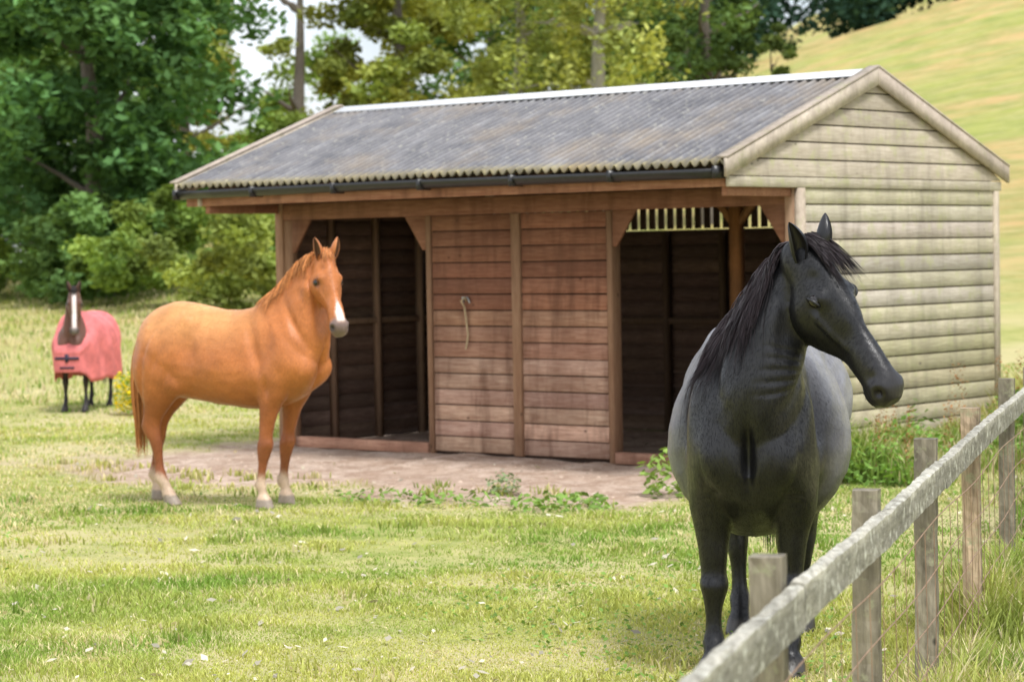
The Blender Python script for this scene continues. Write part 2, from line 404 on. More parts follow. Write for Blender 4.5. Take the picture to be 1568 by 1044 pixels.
m=MB(); z=.03
while z<2.2:
    z1=min(z+.138,2.21)
    for (xa,xb) in ((-4.02,-3.055),(-2.945,-1.98)):
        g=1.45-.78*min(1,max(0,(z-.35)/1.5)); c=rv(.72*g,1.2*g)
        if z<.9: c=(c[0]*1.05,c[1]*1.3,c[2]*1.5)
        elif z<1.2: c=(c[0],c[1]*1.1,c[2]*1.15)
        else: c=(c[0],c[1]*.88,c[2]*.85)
        dz_=R.uniform(-.003,.003)
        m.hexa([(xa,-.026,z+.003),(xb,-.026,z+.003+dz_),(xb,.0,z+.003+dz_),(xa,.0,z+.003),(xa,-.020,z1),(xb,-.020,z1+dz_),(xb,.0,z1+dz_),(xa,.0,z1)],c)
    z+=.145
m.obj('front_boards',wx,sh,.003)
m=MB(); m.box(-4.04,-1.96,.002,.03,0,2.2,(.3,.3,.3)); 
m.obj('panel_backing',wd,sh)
m=MB()
m.box(-3.05,-2.95,-.045,.05,.02,2.2,(.85,.8,.75))
for x in (-4.06,-1.94): m.box(x-.03,x+.03,-.035,.09,.0,2.2,(.75,.7,.65))
m.box(-L,-L+.10,-.04,.08,0,ZT-.005,(1.0,.95,.9)); m.box(-L+.10,-5.85,-.02,.05,0,2.2,(.8,.75,.7))
m.box(-.10,-.002,-.05,.06,0,ZT-.008,(1.25,1.3,1.35)); 
m.obj('posts',wv,sh,.004)
m=MB()
m.box(-L+.102,-.102,-.03,.05,2.203,ZT-.01,(.65,.6,.58))
m.box(-5.83,-4.10,-.045,.07,.0,.10,(1.3,1.35,1.4)); m.box(-1.90,-.12,-.045,.07,0,.10,(1.0,1.05,1.1))
for x0,s in ((-5.85,1),(-4.095,-1),(-1.905,1),(-.102,-1)):
    w=.26; y0,y1=-.028,.0
    m.hexa([(x0,y0,2.2-w*1.2),(x0+s*.04,y0,2.2-w*1.2),(x0+s*.04,y1,2.2-w*1.2),(x0,y1,2.2-w*1.2),(x0,y0,2.202),(x0+s*w,y0,2.202),(x0+s*w,y1,2.202),(x0,y1,2.202)],(.7,.65,.6))
m.box(-L-.22,-.03,-.99,-.955,2.34,2.46,(1.0,.95,.9))
for x in (-L+.03,-.06): m.box(x-.03,x+.03,-.95,-.05,2.27,2.36,(.9,.85,.8))
m.obj('front_beams',wx,sh,.003)
for nm,xo,sg in (('gable_wall',0.0,1),('far_gable_wall',-L,-1)):
    m=MB(); z=.03
    while z<ZT-.01:
        z1=min(z+.138,ZT-.035); t=(z/2.4); k=R.uniform(.80,1.12)*(1.02-.05*t); c=(k,k*R.uniform(.97,1.03),k*R.uniform(.83,1.0)*(1 if z>1 else .88))
        if z1>z+.02: m.hexa([(xo+sg*.024,.065,z+.004),(xo+sg*.024,D-.06,z+.004),(xo,D-.06,z+.004),(xo,.065,z+.004),(xo+sg*.019,.065,z1),(xo+sg*.019,D-.06,z1),(xo,D-.06,z1),(xo,.065,z1)],c)
        z+=.145
    z=ZT+.055
    while True:
        z1=z+.138; 
        a0=Y0+.02+max(0,(z-ZE+.02)/SL); b0=Y1-.02-max(0,(z-ZE+.02)/SL)
        a1=Y0+.02+max(0,(z1-ZE+.02)/SL); b1=Y1-.02-max(0,(z1-ZE+.02)/SL)
        if a1>YC: a1=b1=YC
        if a0>=YC-.02: break
        k=R.uniform(.8,1.05); c=(k,k*.97,k*.90)
        m.hexa([(xo+sg*.030,a0,z+.004),(xo+sg*.030,b0,z+.004),(xo,b0,z+.004),(xo,a0,z+.004),(xo+sg*.025,a1,z1),(xo+sg*.025,b1,z1),(xo,b1,z1),(xo,a1,z1)],c)
        z+=.145
    m.box(min(xo,xo+sg*.036),max(xo,xo+sg*.036),Y0+.02,Y1-.03,ZT-.03,ZT+.052,(1.0,1.0,.92))
    m.obj(nm,wy,sh,.003)
    m=MB(); m.box(min(xo-sg*.03,xo-sg*.003),max(xo-sg*.03,xo-sg*.003),.06,D-.06,0,ZT,(.4,.4,.4))
    x0,x1=min(xo-sg*.03,xo-sg*.003),max(xo-sg*.03,xo-sg*.003)
    m.hexa([(x0,Y0+.05,ZT+.002),(x1,Y0+.05,ZT+.002),(x1,Y1-.05,ZT+.002),(x0,Y1-.05,ZT+.002),(x0,YC-.03,3.24),(x1,YC-.03,3.24),(x1,YC+.03,3.24),(x0,YC+.03,3.24)],(.4,.4,.4))
    m.obj(nm+'_backing',wd,sh)
m=MB(); 
m.box(-.002,.034,-.05,.06,0,ZT-.032,(.95,.9,.85)); m.box(-.002,.034,D-.055,D+.03,0,ZT-.032,(1,.98,.9))
m.box(-L-.034,-L+.002,D-.055,D+.03,0,ZT-.032,(1,.98,.9))
for xo in (.042,-L-.26):
    for (ya,yb) in ((Y0-.06,YC),(Y1+.06,YC)):
        za=zroof(Y0)-SL*.06+.035; zb=zroof(YC)+.035
        m.hexa([(xo,ya,za-.10),(xo+.03,ya,za-.10),(xo+.03,yb,zb-.09),(xo,yb,zb-.09),(xo,ya,za+.045),(xo+.03,ya,za+.045),(xo+.03,yb,zb+.055),(xo,yb,zb+.055)],rv(.9,1.1))
        m.hexa([(xo-.07,ya,za+.047),(xo+.035,ya,za+.047),(xo+.035,yb,zb+.057),(xo-.07,yb,zb+.057),(xo-.07,ya,za+.065),(xo+.035,ya,za+.065),(xo+.035,yb,zb+.075),(xo-.07,yb,zb+.075)],rv(.8,.95))
m.obj('trim_and_bargeboards',wp,sh)
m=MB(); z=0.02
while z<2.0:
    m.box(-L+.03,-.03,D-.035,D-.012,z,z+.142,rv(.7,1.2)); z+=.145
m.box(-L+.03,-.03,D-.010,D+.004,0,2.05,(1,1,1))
x=-L+.05
while x<-.05:
    m.box(x,x+.068,D-.03,D-.005,2.06,2.33,rv(.5,.8)); x+=.115
m.box(-L+.03,-.03,D-.035,D-.004,2.332,2.56,(.6,.6,.6))
z=.02
while z<2.3:
    m.box(-L+.032,-L+.05,.06,D-.06,z,z+.142,rv(.6,1.1)); m.box(-.06,-.034,.06,D-.06,z,z+.142,rv(.6,1.1)); z+=.145
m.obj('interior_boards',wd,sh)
m=MB()
for y in (.65,1.3,1.95,2.6): m.box(-L+.052,-L+.12,y-.03,y+.03,0,2.3,rv(.8,1.3))
m.box(-L+.05,-L+.11,.1,D-.1,1.16,1.22,(.8,.8,.8))
for x in (-5.3,-4.5,-3.7,-3.0,-2.3,-1.5,-.8): m.box(x-.03,x+.03,D-.11,D-.036,0,2.04,rv(.35,.6))
m.box(-L+.1,-.1,D-.10,D-.04,1.1,1.16,(.5,.5,.5))
m.box(-1.78,-1.68,1.55,1.65,0,2.6,(1.7,1.2,.7))  # inner post tinted bright orange: its lit look is put into the colour
m.beam((-1.73,1.6,2.05),(-2.05,1.6,2.42),.06,.06,col=(1.4,1.1,.7)); m.beam((-1.73,1.6,2.05),(-1.4,1.6,2.42),.06,.06,col=(1.2,1.,.7))  # braces carry the same painted warm light
m.box(-L+.05,-.05,.02,.09,2.375,2.47,(.5,.5,.5)); m.box(-L+.05,-.05,1.55,1.65,2.62,2.72,(.5,.5,.5))
for i in range(10): 
    x=-L+.1+i*.65
    for ya,yb in ((Y0+.08,YC),(Y1-.08,YC)): m.beam((x,ya,zroof(ya)-.06),(x,yb,zroof(yb)-.06),.045,.09,col=(.5,.5,.5))
m.obj('frame_studs',wdv,sh)
def roofmat():
    m,nt,out=newmat('corrugated_bitumen'); p=principled(nt,out,.75,.35)
    v=objco(nt); n=noise(nt,2.5,7,v,.7); n2=noise(nt,14,5,v,.7)
    c=mixc(nt,ramp(nt,n,[(.3,0.),(.7,1.)]),(.085,.085,.095),(.18,.175,.18))
    c=mixc(nt,ramp(nt,n2,[(.55,0.),(.72,.65)]),c,(.34,.33,.28))
    c=mixc(nt,ramp(nt,noise(nt,1.1,4,v,.6),[(.5,0.),(.7,.5)]),c,(.28,.22,.15))
    st=noise(nt,4,5,objco(nt,(3,.4,.4)),.7); c=mixc(nt,ramp(nt,st,[(.5,0.),(.68,.5)]),c,(.26,.26,.27))
    c=mixc(nt,1.,c,attr(nt),'MULTIPLY')
    nt.links.new(c,p.inputs['Base Color']); bump(nt,p,n2,.3,.004); return m
RM=roofmat()
xs=np.arange(-L-.25,.06,.095/8); per=.095
for nm,ya,yb in (('roof_front',Y0-.06,YC),('roof_back',Y1+.06,YC)):
    rows=15; V=[];C=[]
    for j in range(rows):
        t=j/(rows-1); y=ya+(yb-ya)*t
        zz=ZE+SL*(min(y,2*YC-y)-Y0)
        for x in xs:
            V.append((x,y,zz+.050+.023*math.cos(2*math.pi*x/per)+.006*math.sin(x*1.7+t*5)))
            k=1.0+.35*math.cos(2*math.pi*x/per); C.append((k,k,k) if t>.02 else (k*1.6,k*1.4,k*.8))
    n=len(xs); F=[]
    for j in range(rows-1):
        for i in range(n-1):
            q=(j*n+i,j*n+i+1,(j+1)*n+i+1,(j+1)*n+i); F.append(q if nm=='roof_front' else q[::-1])
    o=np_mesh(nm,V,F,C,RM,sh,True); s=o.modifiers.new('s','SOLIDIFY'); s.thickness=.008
m=MB()
zb=zroof(YC)+.075
for sgn in (-1,1):
    m.hexa([(-L-.18,YC,zb),(-.02,YC,zb),(-.02,YC+sgn*.16,zb-.16*SL-.004),(-L-.18,YC+sgn*.16,zb-.16*SL-.004),(-L-.18,YC,zb+.012),(-.02,YC,zb+.012),(-.02,YC+sgn*.16,zb-.16*SL+.008),(-L-.18,YC+sgn*.16,zb-.16*SL+.008)],(1,1,1))
m.obj('ridge_cap',plain('galvanised_ridge',(.78,.8,.82),.45,.5,0.0,.08),sh)
V=[];F=[]; gx=[-L-.22+ i*(L+.2)/12 for i in range(13)]; n=9
for i,x in enumerate(gx):
    for j in range(n):
        a=math.pi+math.pi*j/(n-1); V.append((x,-1.075+.07*math.cos(a),2.495-.004*abs(i-5)*.6+.075*math.sin(a)))
for i in range(12):
    for j in range(n-1): F.append((i*n+j,i*n+j+1,(i+1)*n+j+1,(i+1)*n+j))
gm=plain('black_plastic',(.018,.018,.02),.35,.5)
o=np_mesh('gutter',V,F,None,gm,sh,True); s=o.modifiers.new('s','SOLIDIFY'); s.thickness=.006
m=MB()
for x in gx[::2]: m.box(x-.014,x+.014,-1.155,-1.0,2.405,2.50)
m.obj('gutter_brackets',gm,sh)
V,F=tube([(-3.6,-.04,1.42),(-3.58,-.07,1.45),(-3.62,-.08,1.42),(-3.6,-.06,1.36),(-3.59,-.05,1.25),(-3.57,-.05,1.1),(-3.60,-.05,.98)],[.009]*7,6)
np_mesh('rope',[tuple(v) for v in V],F,None,plain('rope_fibre',(.5,.4,.25),.9),sh,True)
V,F=tube([(-3.64,-.03,1.40),(-3.63,-.05,1.45),(-3.57,-.05,1.45),(-3.56,-.03,1.40)],[.010]*4,6)
np_mesh('tie_ring',[tuple(v) for v in V],F,None,plain('steel',(.45,.45,.45),.4,.5,.6),sh,True)

# ------------------------------------------------------------------ fence
fe=empty('wooden_fence')
fw=wood('fence_wood',(.13,.115,.085),(.33,.30,.235),(5,5,.6),(.40,.42,.25),.55,lsc=14,streak=.5)
fdir=Vector((.283,1,0)).normalized(); fs=Vector((1,-.283,0)).normalized()
def wob(t,sd):
    return (math.sin(t*7.1+sd)+.7*math.sin(t*17.3+sd*2.3)+.5*math.sin(t*41+sd*5.1)+.35*math.sin(t*97+sd*1.7))/2.2
def rough_box(p,q,w,h,nseg,amp,mb_v,mb_f,mb_c,col,seed):
    rr=random.Random(seed); p=Vector(p);q=Vector(q);d=(q-p).normalized(); Ln=(q-p).length
    up=Vector((0,0,1)) if abs(d.z)<.9 else Vector((-.283,-1,0)).normalized()
    sd=d.cross(up).normalized(); up=sd.cross(d)
    ring=[(-1,-1),(0,-1),(1,-1),(1,-.3),(1,.4),(.95,.93),(.4,1.0),(-.3,1.0),(-.96,.96),(-1,.3),(-1,-.4)]
    b=len(mb_v); n=len(ring); ph=[rr.uniform(0,60) for _ in ring]
    for i in range(nseg+1):
        c=p.lerp(q,i/nseg); t=Ln*i/nseg
        for k,(a,e) in enumerate(ring):
            mb_v.append(tuple(c+sd*(a*w/2+amp*wob(t,ph[k]))+up*(e*h/2+amp*wob(t+9,ph[k])*(1.6 if e>.9 else 1))))
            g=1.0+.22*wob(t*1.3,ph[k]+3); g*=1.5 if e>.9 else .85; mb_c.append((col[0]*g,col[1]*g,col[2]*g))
    for i in range(nseg):
        for j in range(n): mb_f.append((b+i*n+j,b+i*n+(j+1)%n,b+(i+1)*n+(j+1)%n,b+(i+1)*n+j))
    mb_f.append(tuple(range(b,b+n))[::-1]); mb_f.append(tuple(range(b+nseg*n,b+nseg*n+n)))
def fin(name,v,f,c,mat,par):
    me=bpy.data.meshes.new(name); me.from_pydata(v,[],f); me.update(); set_col(me,c); me.materials.append(mat)
    return link(bpy.data.objects.new(name,me),par)
py=[3.95,5.95,7.66,9.35,11.35,13.4,15.4,17.4,19.4,21.4,23.4,25.4,27.4]
v=[];f=[];c=[]
for i,y in enumerate(py):
    x=fencex(y); k=R.uniform(.8,1.1); w=.085
    off=-.068
    px=x+fs.x*off; pyy=y+fs.y*off; tip=R.uniform(-.015,.015)
    zg=float(height(px,pyy))
    col=(k,k*.97,k*.93) if i!=4 else (1.7,1.4,1.2)
    rough_box((px,pyy,zg-.3),(px+tip,pyy,zg*.5+1.075+R.uniform(-.02,.03)),w,w,40,.0035,v,f,c,col,i)
fin('posts',v,f,c,fw,fe)
v=[];f=[];c=[]
wl=wood('rail_wood',(.17,.16,.13),(.42,.40,.35),(5,.5,7),(.62,.62,.54),.53,stain=.6,lsc=22,lmax=.9)
for i in range(0,len(py)-1):
    ya,yb=py[i],py[i+1]
    if i==0: ya=3.0
    pa=Vector((fencex(ya),ya,.965+R.uniform(-.006,.006)+float(height(fencex(ya),ya))*.5)); pb=Vector((fencex(yb),yb,.965+R.uniform(-.006,.006)+float(height(fencex(yb),yb))*.5))
    k=R.uniform(.85,1.1)
    rough_box(pa+fdir*.003,pb-fdir*.003,.042,.105,200,.0030,v,f,c,(k,k,k*.97),50+i)
fin('rails',v,f,c,wl,fe)
wm=plain('rusty_wire',(.34,.22,.15),.6,.5,.4)
V=[];F=[]
for zz in (.80,.62,.45,.28,.12):
    pts=[]
    for y in np.arange(3.2,24,.4):
        pts.append((fencex(y)-.005,y,zz+.012*math.sin(y*2.1+zz*9)))
    a,b=tube(pts,[.0025]*len(pts),5); o=len(V); V+=a; F+=[tuple(i+o for i in q) for q in b]
for y in np.arange(4,20,.3):
    x=fencex(y)-.005; a,b=tube([(x,y,.12),(x+.01,y+.02,.45),(x,y,.80)],[.0015]*3,4); o=len(V); V+=a; F+=[tuple(i+o for i in q) for q in b]
np_mesh('wires',[tuple(q) for q in V],F,None,wm,fe)
for X,Y in ((15.2,80),(17.5,76),(20,72)):
    m=MB(); z=float(height(X,Y)); m.box(-.08,.08,-.08,.08,-.2,1.2); o=m.obj('field_post',fw,None,.01); o.location=(X,Y,z)

# ------------------------------------------------------------------ horses
def catmull(P,k):
    P=np.asarray(P,float); n=len(P); out=[]
    for i in range(n-1):
        p0=P[max(i-1,0)];p1=P[i];p2=P[i+1];p3=P[min(i+2,n-1)]
        for j in range(k):
            t=j/k; out.append(.5*((2*p1)+(-p0+p2)*t+(2*p0-5*p1+4*p2-p3)*t*t+(-p0+3*p1-3*p2+p3)*t**3))
    out.append(P[-1]); return np.array(out)
def loft(secs,n=24,k=4,side=None):
    S=catmull(secs,k); T=S[:,:3];B=S[:,3:6];W=np.maximum(S[:,6],.004);E=S[:,7]
    C=(T+B)/2; V=[];F=[]; m=len(S); prev=None
    for i in range(m):
        A=(T[i]-B[i])/2
        if side is not None: s=np.array(side,float)
        else:
            tg=C[min(i+1,m-1)]-C[max(i-1,0)]; s=np.cross(A,tg)
        s=s/np.linalg.norm(s)
        if prev is not None and np.dot(prev,s)<0: s=-s
        prev=s
        for j in range(n):
            a=2*math.pi*j/n; ca=math.cos(a); sa=math.sin(a)
            V.append(C[i]+A*ca+s*W[i]*(1-E[i]*ca)*sa)
    for i in range(m-1):
        for j in range(n): F.append((i*n+j,i*n+(j+1)%n,(i+1)*n+(j+1)%n,(i+1)*n+j))
    b=len(V); V.append(C[0]); V.append(C[-1])
    for j in range(n): F.append((b,(j+1)%n,j)); F.append((b+1,(m-1)*n+j,(m-1)*n+(j+1)%n))
    return V,F
BODY=[(-.84,1.30,1.12,.05,0),(-.80,1.40,1.00,.15,0),(-.70,1.48,.88,.235,.05),(-.55,1.535,.82,.275,.1),(-.40,1.545,.78,.285,.12),(-.2,1.505,.745,.29,.14),
      (0,1.475,.71,.305,.16),(.2,1.495,.70,.295,.2),(.37,1.57,.715,.25,.28),(.50,1.52,.76,.235,.2),(.62,1.42,.82,.215,.1),(.73,1.28,.90,.17,0),(.79,1.15,1.0,.08,0)]
HIND=[(1.25,-.78,-.30,.12,.12),(1.10,-.82,-.25,.14,.135),(.98,-.82,-.27,.155,.13),(.88,-.79,-.36,.165,.105),(.77,-.765,-.50,.165,.075),(.67,-.785,-.60,.16,.055),
      (.60,-.815,-.635,.158,.050),(.54,-.80,-.64,.156,.050),(.47,-.755,-.64,.155,.041),(.36,-.735,-.652,.152,.031),(.26,-.735,-.652,.15,.032),(.19,-.745,-.635,.15,.041),(.13,-.695,-.60,.15,.034),(.08,-.685,-.565,.15,.05),(.0,-.67,-.52,.15,.06)]
FORE=[(1.25,.38,.70,.12,.08),(1.10,.34,.73,.145,.105),(.98,.35,.70,.155,.10),(.88,.37,.635,.158,.082),(.77,.41,.59,.158,.066),(.65,.435,.563,.157,.053),(.54,.447,.552,.156,.046),
      (.475,.44,.568,.155,.053),(.41,.45,.553,.155,.042),(.33,.465,.54,.155,.031),(.24,.465,.54,.155,.031),(.175,.452,.555,.155,.041),(.12,.495,.575,.155,.034),(.08,.49,.61,.155,.05),(0,.49,.655,.155,.06)]
HEAD=[(-.07,.02,-.09,.05,0),(-.02,.045,-.14,.072,0),(.06,.062,-.205,.085,0),(.13,.066,-.250,.093,.0),(.20,.058,-.258,.092,-.08),(.27,.046,-.228,.079,-.12),(.34,.034,-.182,.066,-.12),
      (.42,.024,-.145,.057,-.05),(.49,.018,-.130,.055,0),(.55,.012,-.130,.060,.05),(.595,-.006,-.127,.057,.1),(.628,-.036,-.105,.038,.1)]
def unit(a): a=np.array(a,float); return a/np.linalg.norm(a)

def horse(name,loc,rz,scale,pal,neck,poll,h,hs=1.0,bw=1.0,bwf=1.0,legs=None,legw=1.0,length=1.0,vox=.012,mane=None,tail=True,tdir=None,neckw=1.0,belly=0.0,deep=0.0,legz=1.0,wrinkle=False,musc=1.0,ear=.165,fur=0,furlen=.014,furw=.0022,furvar=.3):
    e=empty(name,(loc[0],loc[1],float(height(loc[0],loc[1]))-.004),rz,(scale*length,scale,scale))
    V=[];F=[]
    def add(vf):
        v,f=vf; b=len(V); V.extend([tuple(x) for x in v]); F.extend([tuple(i+b for i in q) for q in f])
    def bwx(x): 
        q=max(0,min(1,(.46-x)/.40)); q=q*q*(3-2*q); return bwf+(bw-bwf)*q
    add(loft([(x,0,t,x,0,b_-deep*(1 if x>-.3 else max(0,(x+.8)/.5))-belly*math.exp(-((x-.0)/.4)**2),w*bwx(x),eg) for x,t,b_,w,eg in BODY],28,4,(0,1,0)))
    legs=legs or {'FR':(0,0),'FL':(0,0),'HR':(0,0),'HL':(0,0)}
    lz=lambda z: z*legz if z<=.9 else z*(legz+(1-legz)*min(1,(z-.9)/.35))
    for key,(sx,sy) in legs.items():
        tab=FORE if key[0]=='F' else HIND; sg=1 if key[1]=='L' else -1
        S=[]
        for z,xb,xf,y,w in tab:
            q=max(0,min(1,(1.1-z)/1.1)); ox=sx*q; yy=sg*(y*(1+(bwf-1)*.9))+sy*q
            ww=w*(legw if z<.9 else 1)*(1+(bwf-1)*.4 if z>.9 else 1)
            cx=(xb+xf)/2; hw=(xf-xb)/2*(legw if z<.75 else 1)
            S.append((cx+hw+ox,yy,lz(z),cx-hw+ox,yy,lz(z),ww,0))
        add(loft(S,20,4,(0,1,0)))
    add(loft([tuple(T)+tuple(B)+(w*neckw,.35) for T,B,w in neck],24,5))
    poll=np.array(poll,float); h=unit(h)
    if tdir is None:
        g=unit((h[0],h[1],0)); t=np.array([0,0,1.])*math.hypot(h[0],h[1])+g*(-h[2])
    else: t=np.array(tdir,float)
    t=unit(t-h*np.dot(t,h)); s=unit(np.cross(t,h))
    hp=lambda d,o,sd=0: poll+(h*d+t*o+s*sd)*hs
    add(loft([tuple(hp(d,a))+tuple(hp(d,b))+(w*hs,eg) for d,a,b,w,eg in HEAD],24,4,s))
    add(loft([tuple(hp(.50,-.10))+tuple(hp(.50,-.14))+(.02*hs,0),tuple(hp(.55,-.095))+tuple(hp(.55,-.157))+(.036*hs,0),tuple(hp(.59,-.10))+tuple(hp(.59,-.150))+(.030*hs,0),tuple(hp(.61,-.11))+tuple(hp(.61,-.135))+(.01*hs,0)],14,3,s))
    me=bpy.data.meshes.new('raw'); me.from_pydata(V,[],F); me.update()
    bm=bmesh.new(); bm.from_mesh(me); bmesh.ops.recalc_face_normals(bm,faces=bm.faces); bm.to_mesh(me); bm.free()
    o=link(bpy.data.objects.new('raw',me))
    r=o.modifiers.new('r','REMESH'); r.mode='VOXEL'; r.voxel_size=vox; r.use_smooth_shade=True
    sm=o.modifiers.new('s','SMOOTH'); sm.factor=.5; sm.iterations=6
    dg=bpy.context.evaluated_depsgraph_get(); me2=bpy.data.meshes.new_from_object(o.evaluated_get(dg))
    bpy.data.objects.remove(o)
    n=len(me2.vertices); co=np.empty(n*3,dtype=np.float32); me2.vertices.foreach_get('co',co); co=co.reshape(-1,3).astype(float)
    nr=np.empty(n*3,dtype=np.float32); me2.vertices.foreach_get('normal',nr); nr=nr.reshape(-1,3).astype(float)
    def gs(c,rad,amp,rot=None):
        nonlocal co
        rad=np.array(rad,float); d=(co-np.array(c))
        if rot: 
            ca,sa=math.cos(rot),math.sin(rot); d=np.stack([d[:,0]*ca+d[:,2]*sa,d[:,1],-d[:,0]*sa+d[:,2]*ca],-1)
        d=d/rad; co=co+nr*(amp*np.exp(-np.sum(d*d,1)))[:,None]
    def ridge(p,q,rad,amp,n_=7):
        p=np.array(p);q=np.array(q)
        for i in range(n_): gs(p+(q-p)*i/(n_-1),(rad,)*3,amp)
    M_=musc; dz=deep*.75
    for sg in (1,-1):
        f_=bwf
        gs((.60,sg*.20*f_,1.20-dz*.5),(.10,.14,.17),.022*M_); gs((.36,sg*.25*f_,1.18-dz*.5),(.045,.2,.24),-.022*M_,.35); gs((.43,sg*.2*f_,.99-dz),(.10,.12,.10),.026*M_)
        gs((.50,sg*.24*f_,1.36),(.04,.1,.16),.014*M_,.5); gs((.66,sg*.2,1.38-dz*.3),(.03,.14,.2),-.018*M_,.6)
        gs((.52,sg*.16,.86-dz),(.09,.09,.09),.014*M_); gs((-.56,sg*.26*bw,1.15),(.18,.15,.2),.024*M_); gs((-.24,sg*.28*bw,1.18),(.09,.2,.14),-.028*M_)
        gs((-.36,sg*.2,.90),(.07,.1,.07),.024*M_); gs((-.72,sg*.12,1.05),(.1,.1,.18),.012); gs((.74,sg*.12*f_,1.03-dz),(.10,.075,.12),.034*M_)
        gs((-.66,sg*.2,1.02),(.025,.14,.22),-.014*M_,-.2); gs((-.30,sg*.2,1.42),(.06,.1,.06),.014*M_)
        gs((.47,sg*.2,.90-dz),(.025,.12,.06),-.016*M_)
        for i in range(3): gs((-.60+.08*i,sg*.24*bw,1.22-.13*i),(.02,.12,.12),-.006*M_,-.4)
        for i in range(6):
            q=i/5; a_=neck[1]; b_=neck[-1]; pt=np.array(a_[1])*(1-q)+np.array(b_[1])*q; tp=np.array(a_[0])*(1-q)+np.array(b_[0])*q
            sdv=unit(np.cross(tp-pt,h)); sdv=sdv*(1 if np.dot(sdv,s)>0 else -1)
            gs(pt*.72+tp*.28+sdv*sg*.11,(.05,.05,.05),-.013*M_)
        gs(hp(.155,-.130,sg*.085),np.array([.080,.080,.080])*hs,.028*hs); gs(hp(.03,-.20,sg*.075),np.array([.035]*3)*hs,-.024*hs); gs(hp(.19,.008,sg*.082),np.array([.033]*3)*hs,.022*hs)
        gs(hp(.20,-.03,sg*.088),np.array([.020]*3)*hs,-.014*hs); gs(hp(.115,.03,sg*.07),np.array([.028]*3)*hs,-.015*hs)
        gs(hp(.35,-.010,sg*.058),np.array([.05]*3)*hs,-.013*hs); gs(hp(.38,-.10,sg*.055),np.array([.055]*3)*hs,-.014*hs)
        ridge(hp(.235,-.058,sg*.082),hp(.37,-.060,sg*.06),.016*hs,.008*hs)
        ridge(hp(.06,-.19,sg*.08),hp(.22,-.235,sg*.06),.022*hs,.008*hs)
        gs(hp(.580,-.035,sg*.055),np.array([.036]*3)*hs,.020*hs); gs(hp(.53,-.03,sg*.055),np.array([.022]*3)*hs,-.010*hs)
        gs(hp(.590,-.038,sg*.066),np.array([.017,.017,.017])*hs,-.036*hs)
        for q in np.linspace(.49,.62,10): gs(hp(q,-.103-.01*(q-.5),sg*.055),np.array([.008]*3)*hs*1.2,-.012*hs)
    gs((.82,0,1.02-dz),(.09,.025,.16),-.04*M_)
    if wrinkle:
        for q in range(5):
            gs((.84,.14+.012*q,1.22+.048*q),(.09,.09,.009),-.0075,.18*(q-1.5))
        for sg in (1,-1):
            for q in range(3): gs((.72,sg*(.18+.02*q),.80-.03*q),(.1,.05,.010),-.008,.3)
    X,Y,Z=co.T
    nz=np.sin(9*X+4*Y+2)*np.sin(8*Z+3*Y+1)+.6*np.sin(17*X-11*Z)*np.sin(15*Y+9*Z+2)+.35*np.sin(31*X+13*Z)*np.sin(27*Y-21*Z)
    co=co+nr*(nz*.0030*M_)[:,None]
    me2.vertices.foreach_set('co',co.astype(np.float32).ravel()); me2.update()
    C=pal['fn'](co,hp,h,t,s,hs)
    for sg in (1,-1):
        d=np.linalg.norm((co-hp(.590,-.038,sg*.060)),axis=1)/(.024*hs); k=np.exp(-d**4)[:,None]; C=C*(1-k)+np.array([.005,.003,.003])*k
        for q in np.linspace(.49,.62,13):
            d=np.linalg.norm((co-hp(q,-.103-.01*(q-.5),sg*.055)),axis=1)/(.009*hs); k=np.exp(-d**4)[:,None]*.8; C=C*(1-k)+np.array([.006,.005,.005])*k
        d=np.linalg.norm((co-hp(.20,-.03,sg*.088)),axis=1)/(.034*hs); k=np.exp(-d**4)[:,None]*.8; C=C*(1-k)+C*.25*k
    set_col(me2,C)
    me2.polygons.foreach_set('use_smooth',np.ones(len(me2.polygons),dtype=bool))
    me2.materials.clear(); me2.materials.append(pal['coat']); me2.update()
    link(bpy.data.objects.new('body',me2),e)
    bmb=bmesh.new(); bmb.from_mesh(me2); bvh=BVHTree.FromBMesh(bmb); bmb.free()
    if fur:
        nr2=np.empty(n*3,dtype=np.float32); me2.vertices.foreach_get('normal',nr2); nr2=nr2.reshape(-1,3).astype(float)
        rs=np.random.RandomState(5); ii=rs.randint(0,n,fur); Nn=nr2[ii]; 
        jit=rs.normal(0,vox*.5,(fur,3)); jit-=Nn*np.sum(jit*Nn,1)[:,None]
        P0=co[ii]+jit
        X,Y,Z=P0.T
        fl=np.stack([-.55+.35*np.sin(5*Z+3*X)+0*X,.25*np.sin(6*X+4*Z),-.8+.25*np.sin(7*X+2*Y)],-1)+rs.normal(0,.15,(fur,3))
        fl-=Nn*np.sum(fl*Nn,1)[:,None]; fl/=(np.linalg.norm(fl,axis=1)[:,None]+1e-6)
        sdv=np.cross(Nn,fl); Ls=furlen*rs.uniform(.6,1.3,fur)[:,None]; Ws=furw*rs.uniform(.6,1.3,fur)[:,None]
        A_=P0+sdv*Ws/2+Nn*.0003; B_=P0-sdv*Ws/2+Nn*.0003; T_=P0+fl*Ls+Nn*Ls*rs.uniform(.04,.16,fur)[:,None]
        Vf=np.stack([A_,B_,T_],1).reshape(-1,3); Ff=np.arange(fur*3).reshape(-1,3)
        Cf=np.repeat(C[ii]*rs.uniform(1-furvar,1+furvar*1.2,fur)[:,None],3,0)
        keepf=np.linalg.norm(P0-hp(.20,-.03,.088),axis=1)>.035*hs; keepf&=np.linalg.norm(P0-hp(.20,-.03,-.088),axis=1)>.035*hs; keepf&=P0[:,2]>.06
        keepf&=np.linalg.norm(P0-hp(.59,-.05,0),axis=1)>.10*hs
        Ff=Ff[keepf]
        np_mesh('coat_hair',Vf,Ff,Cf,pal['furmat'],e)
    em=plain('horse_eye',(.008,.005,.004),.05,.8)
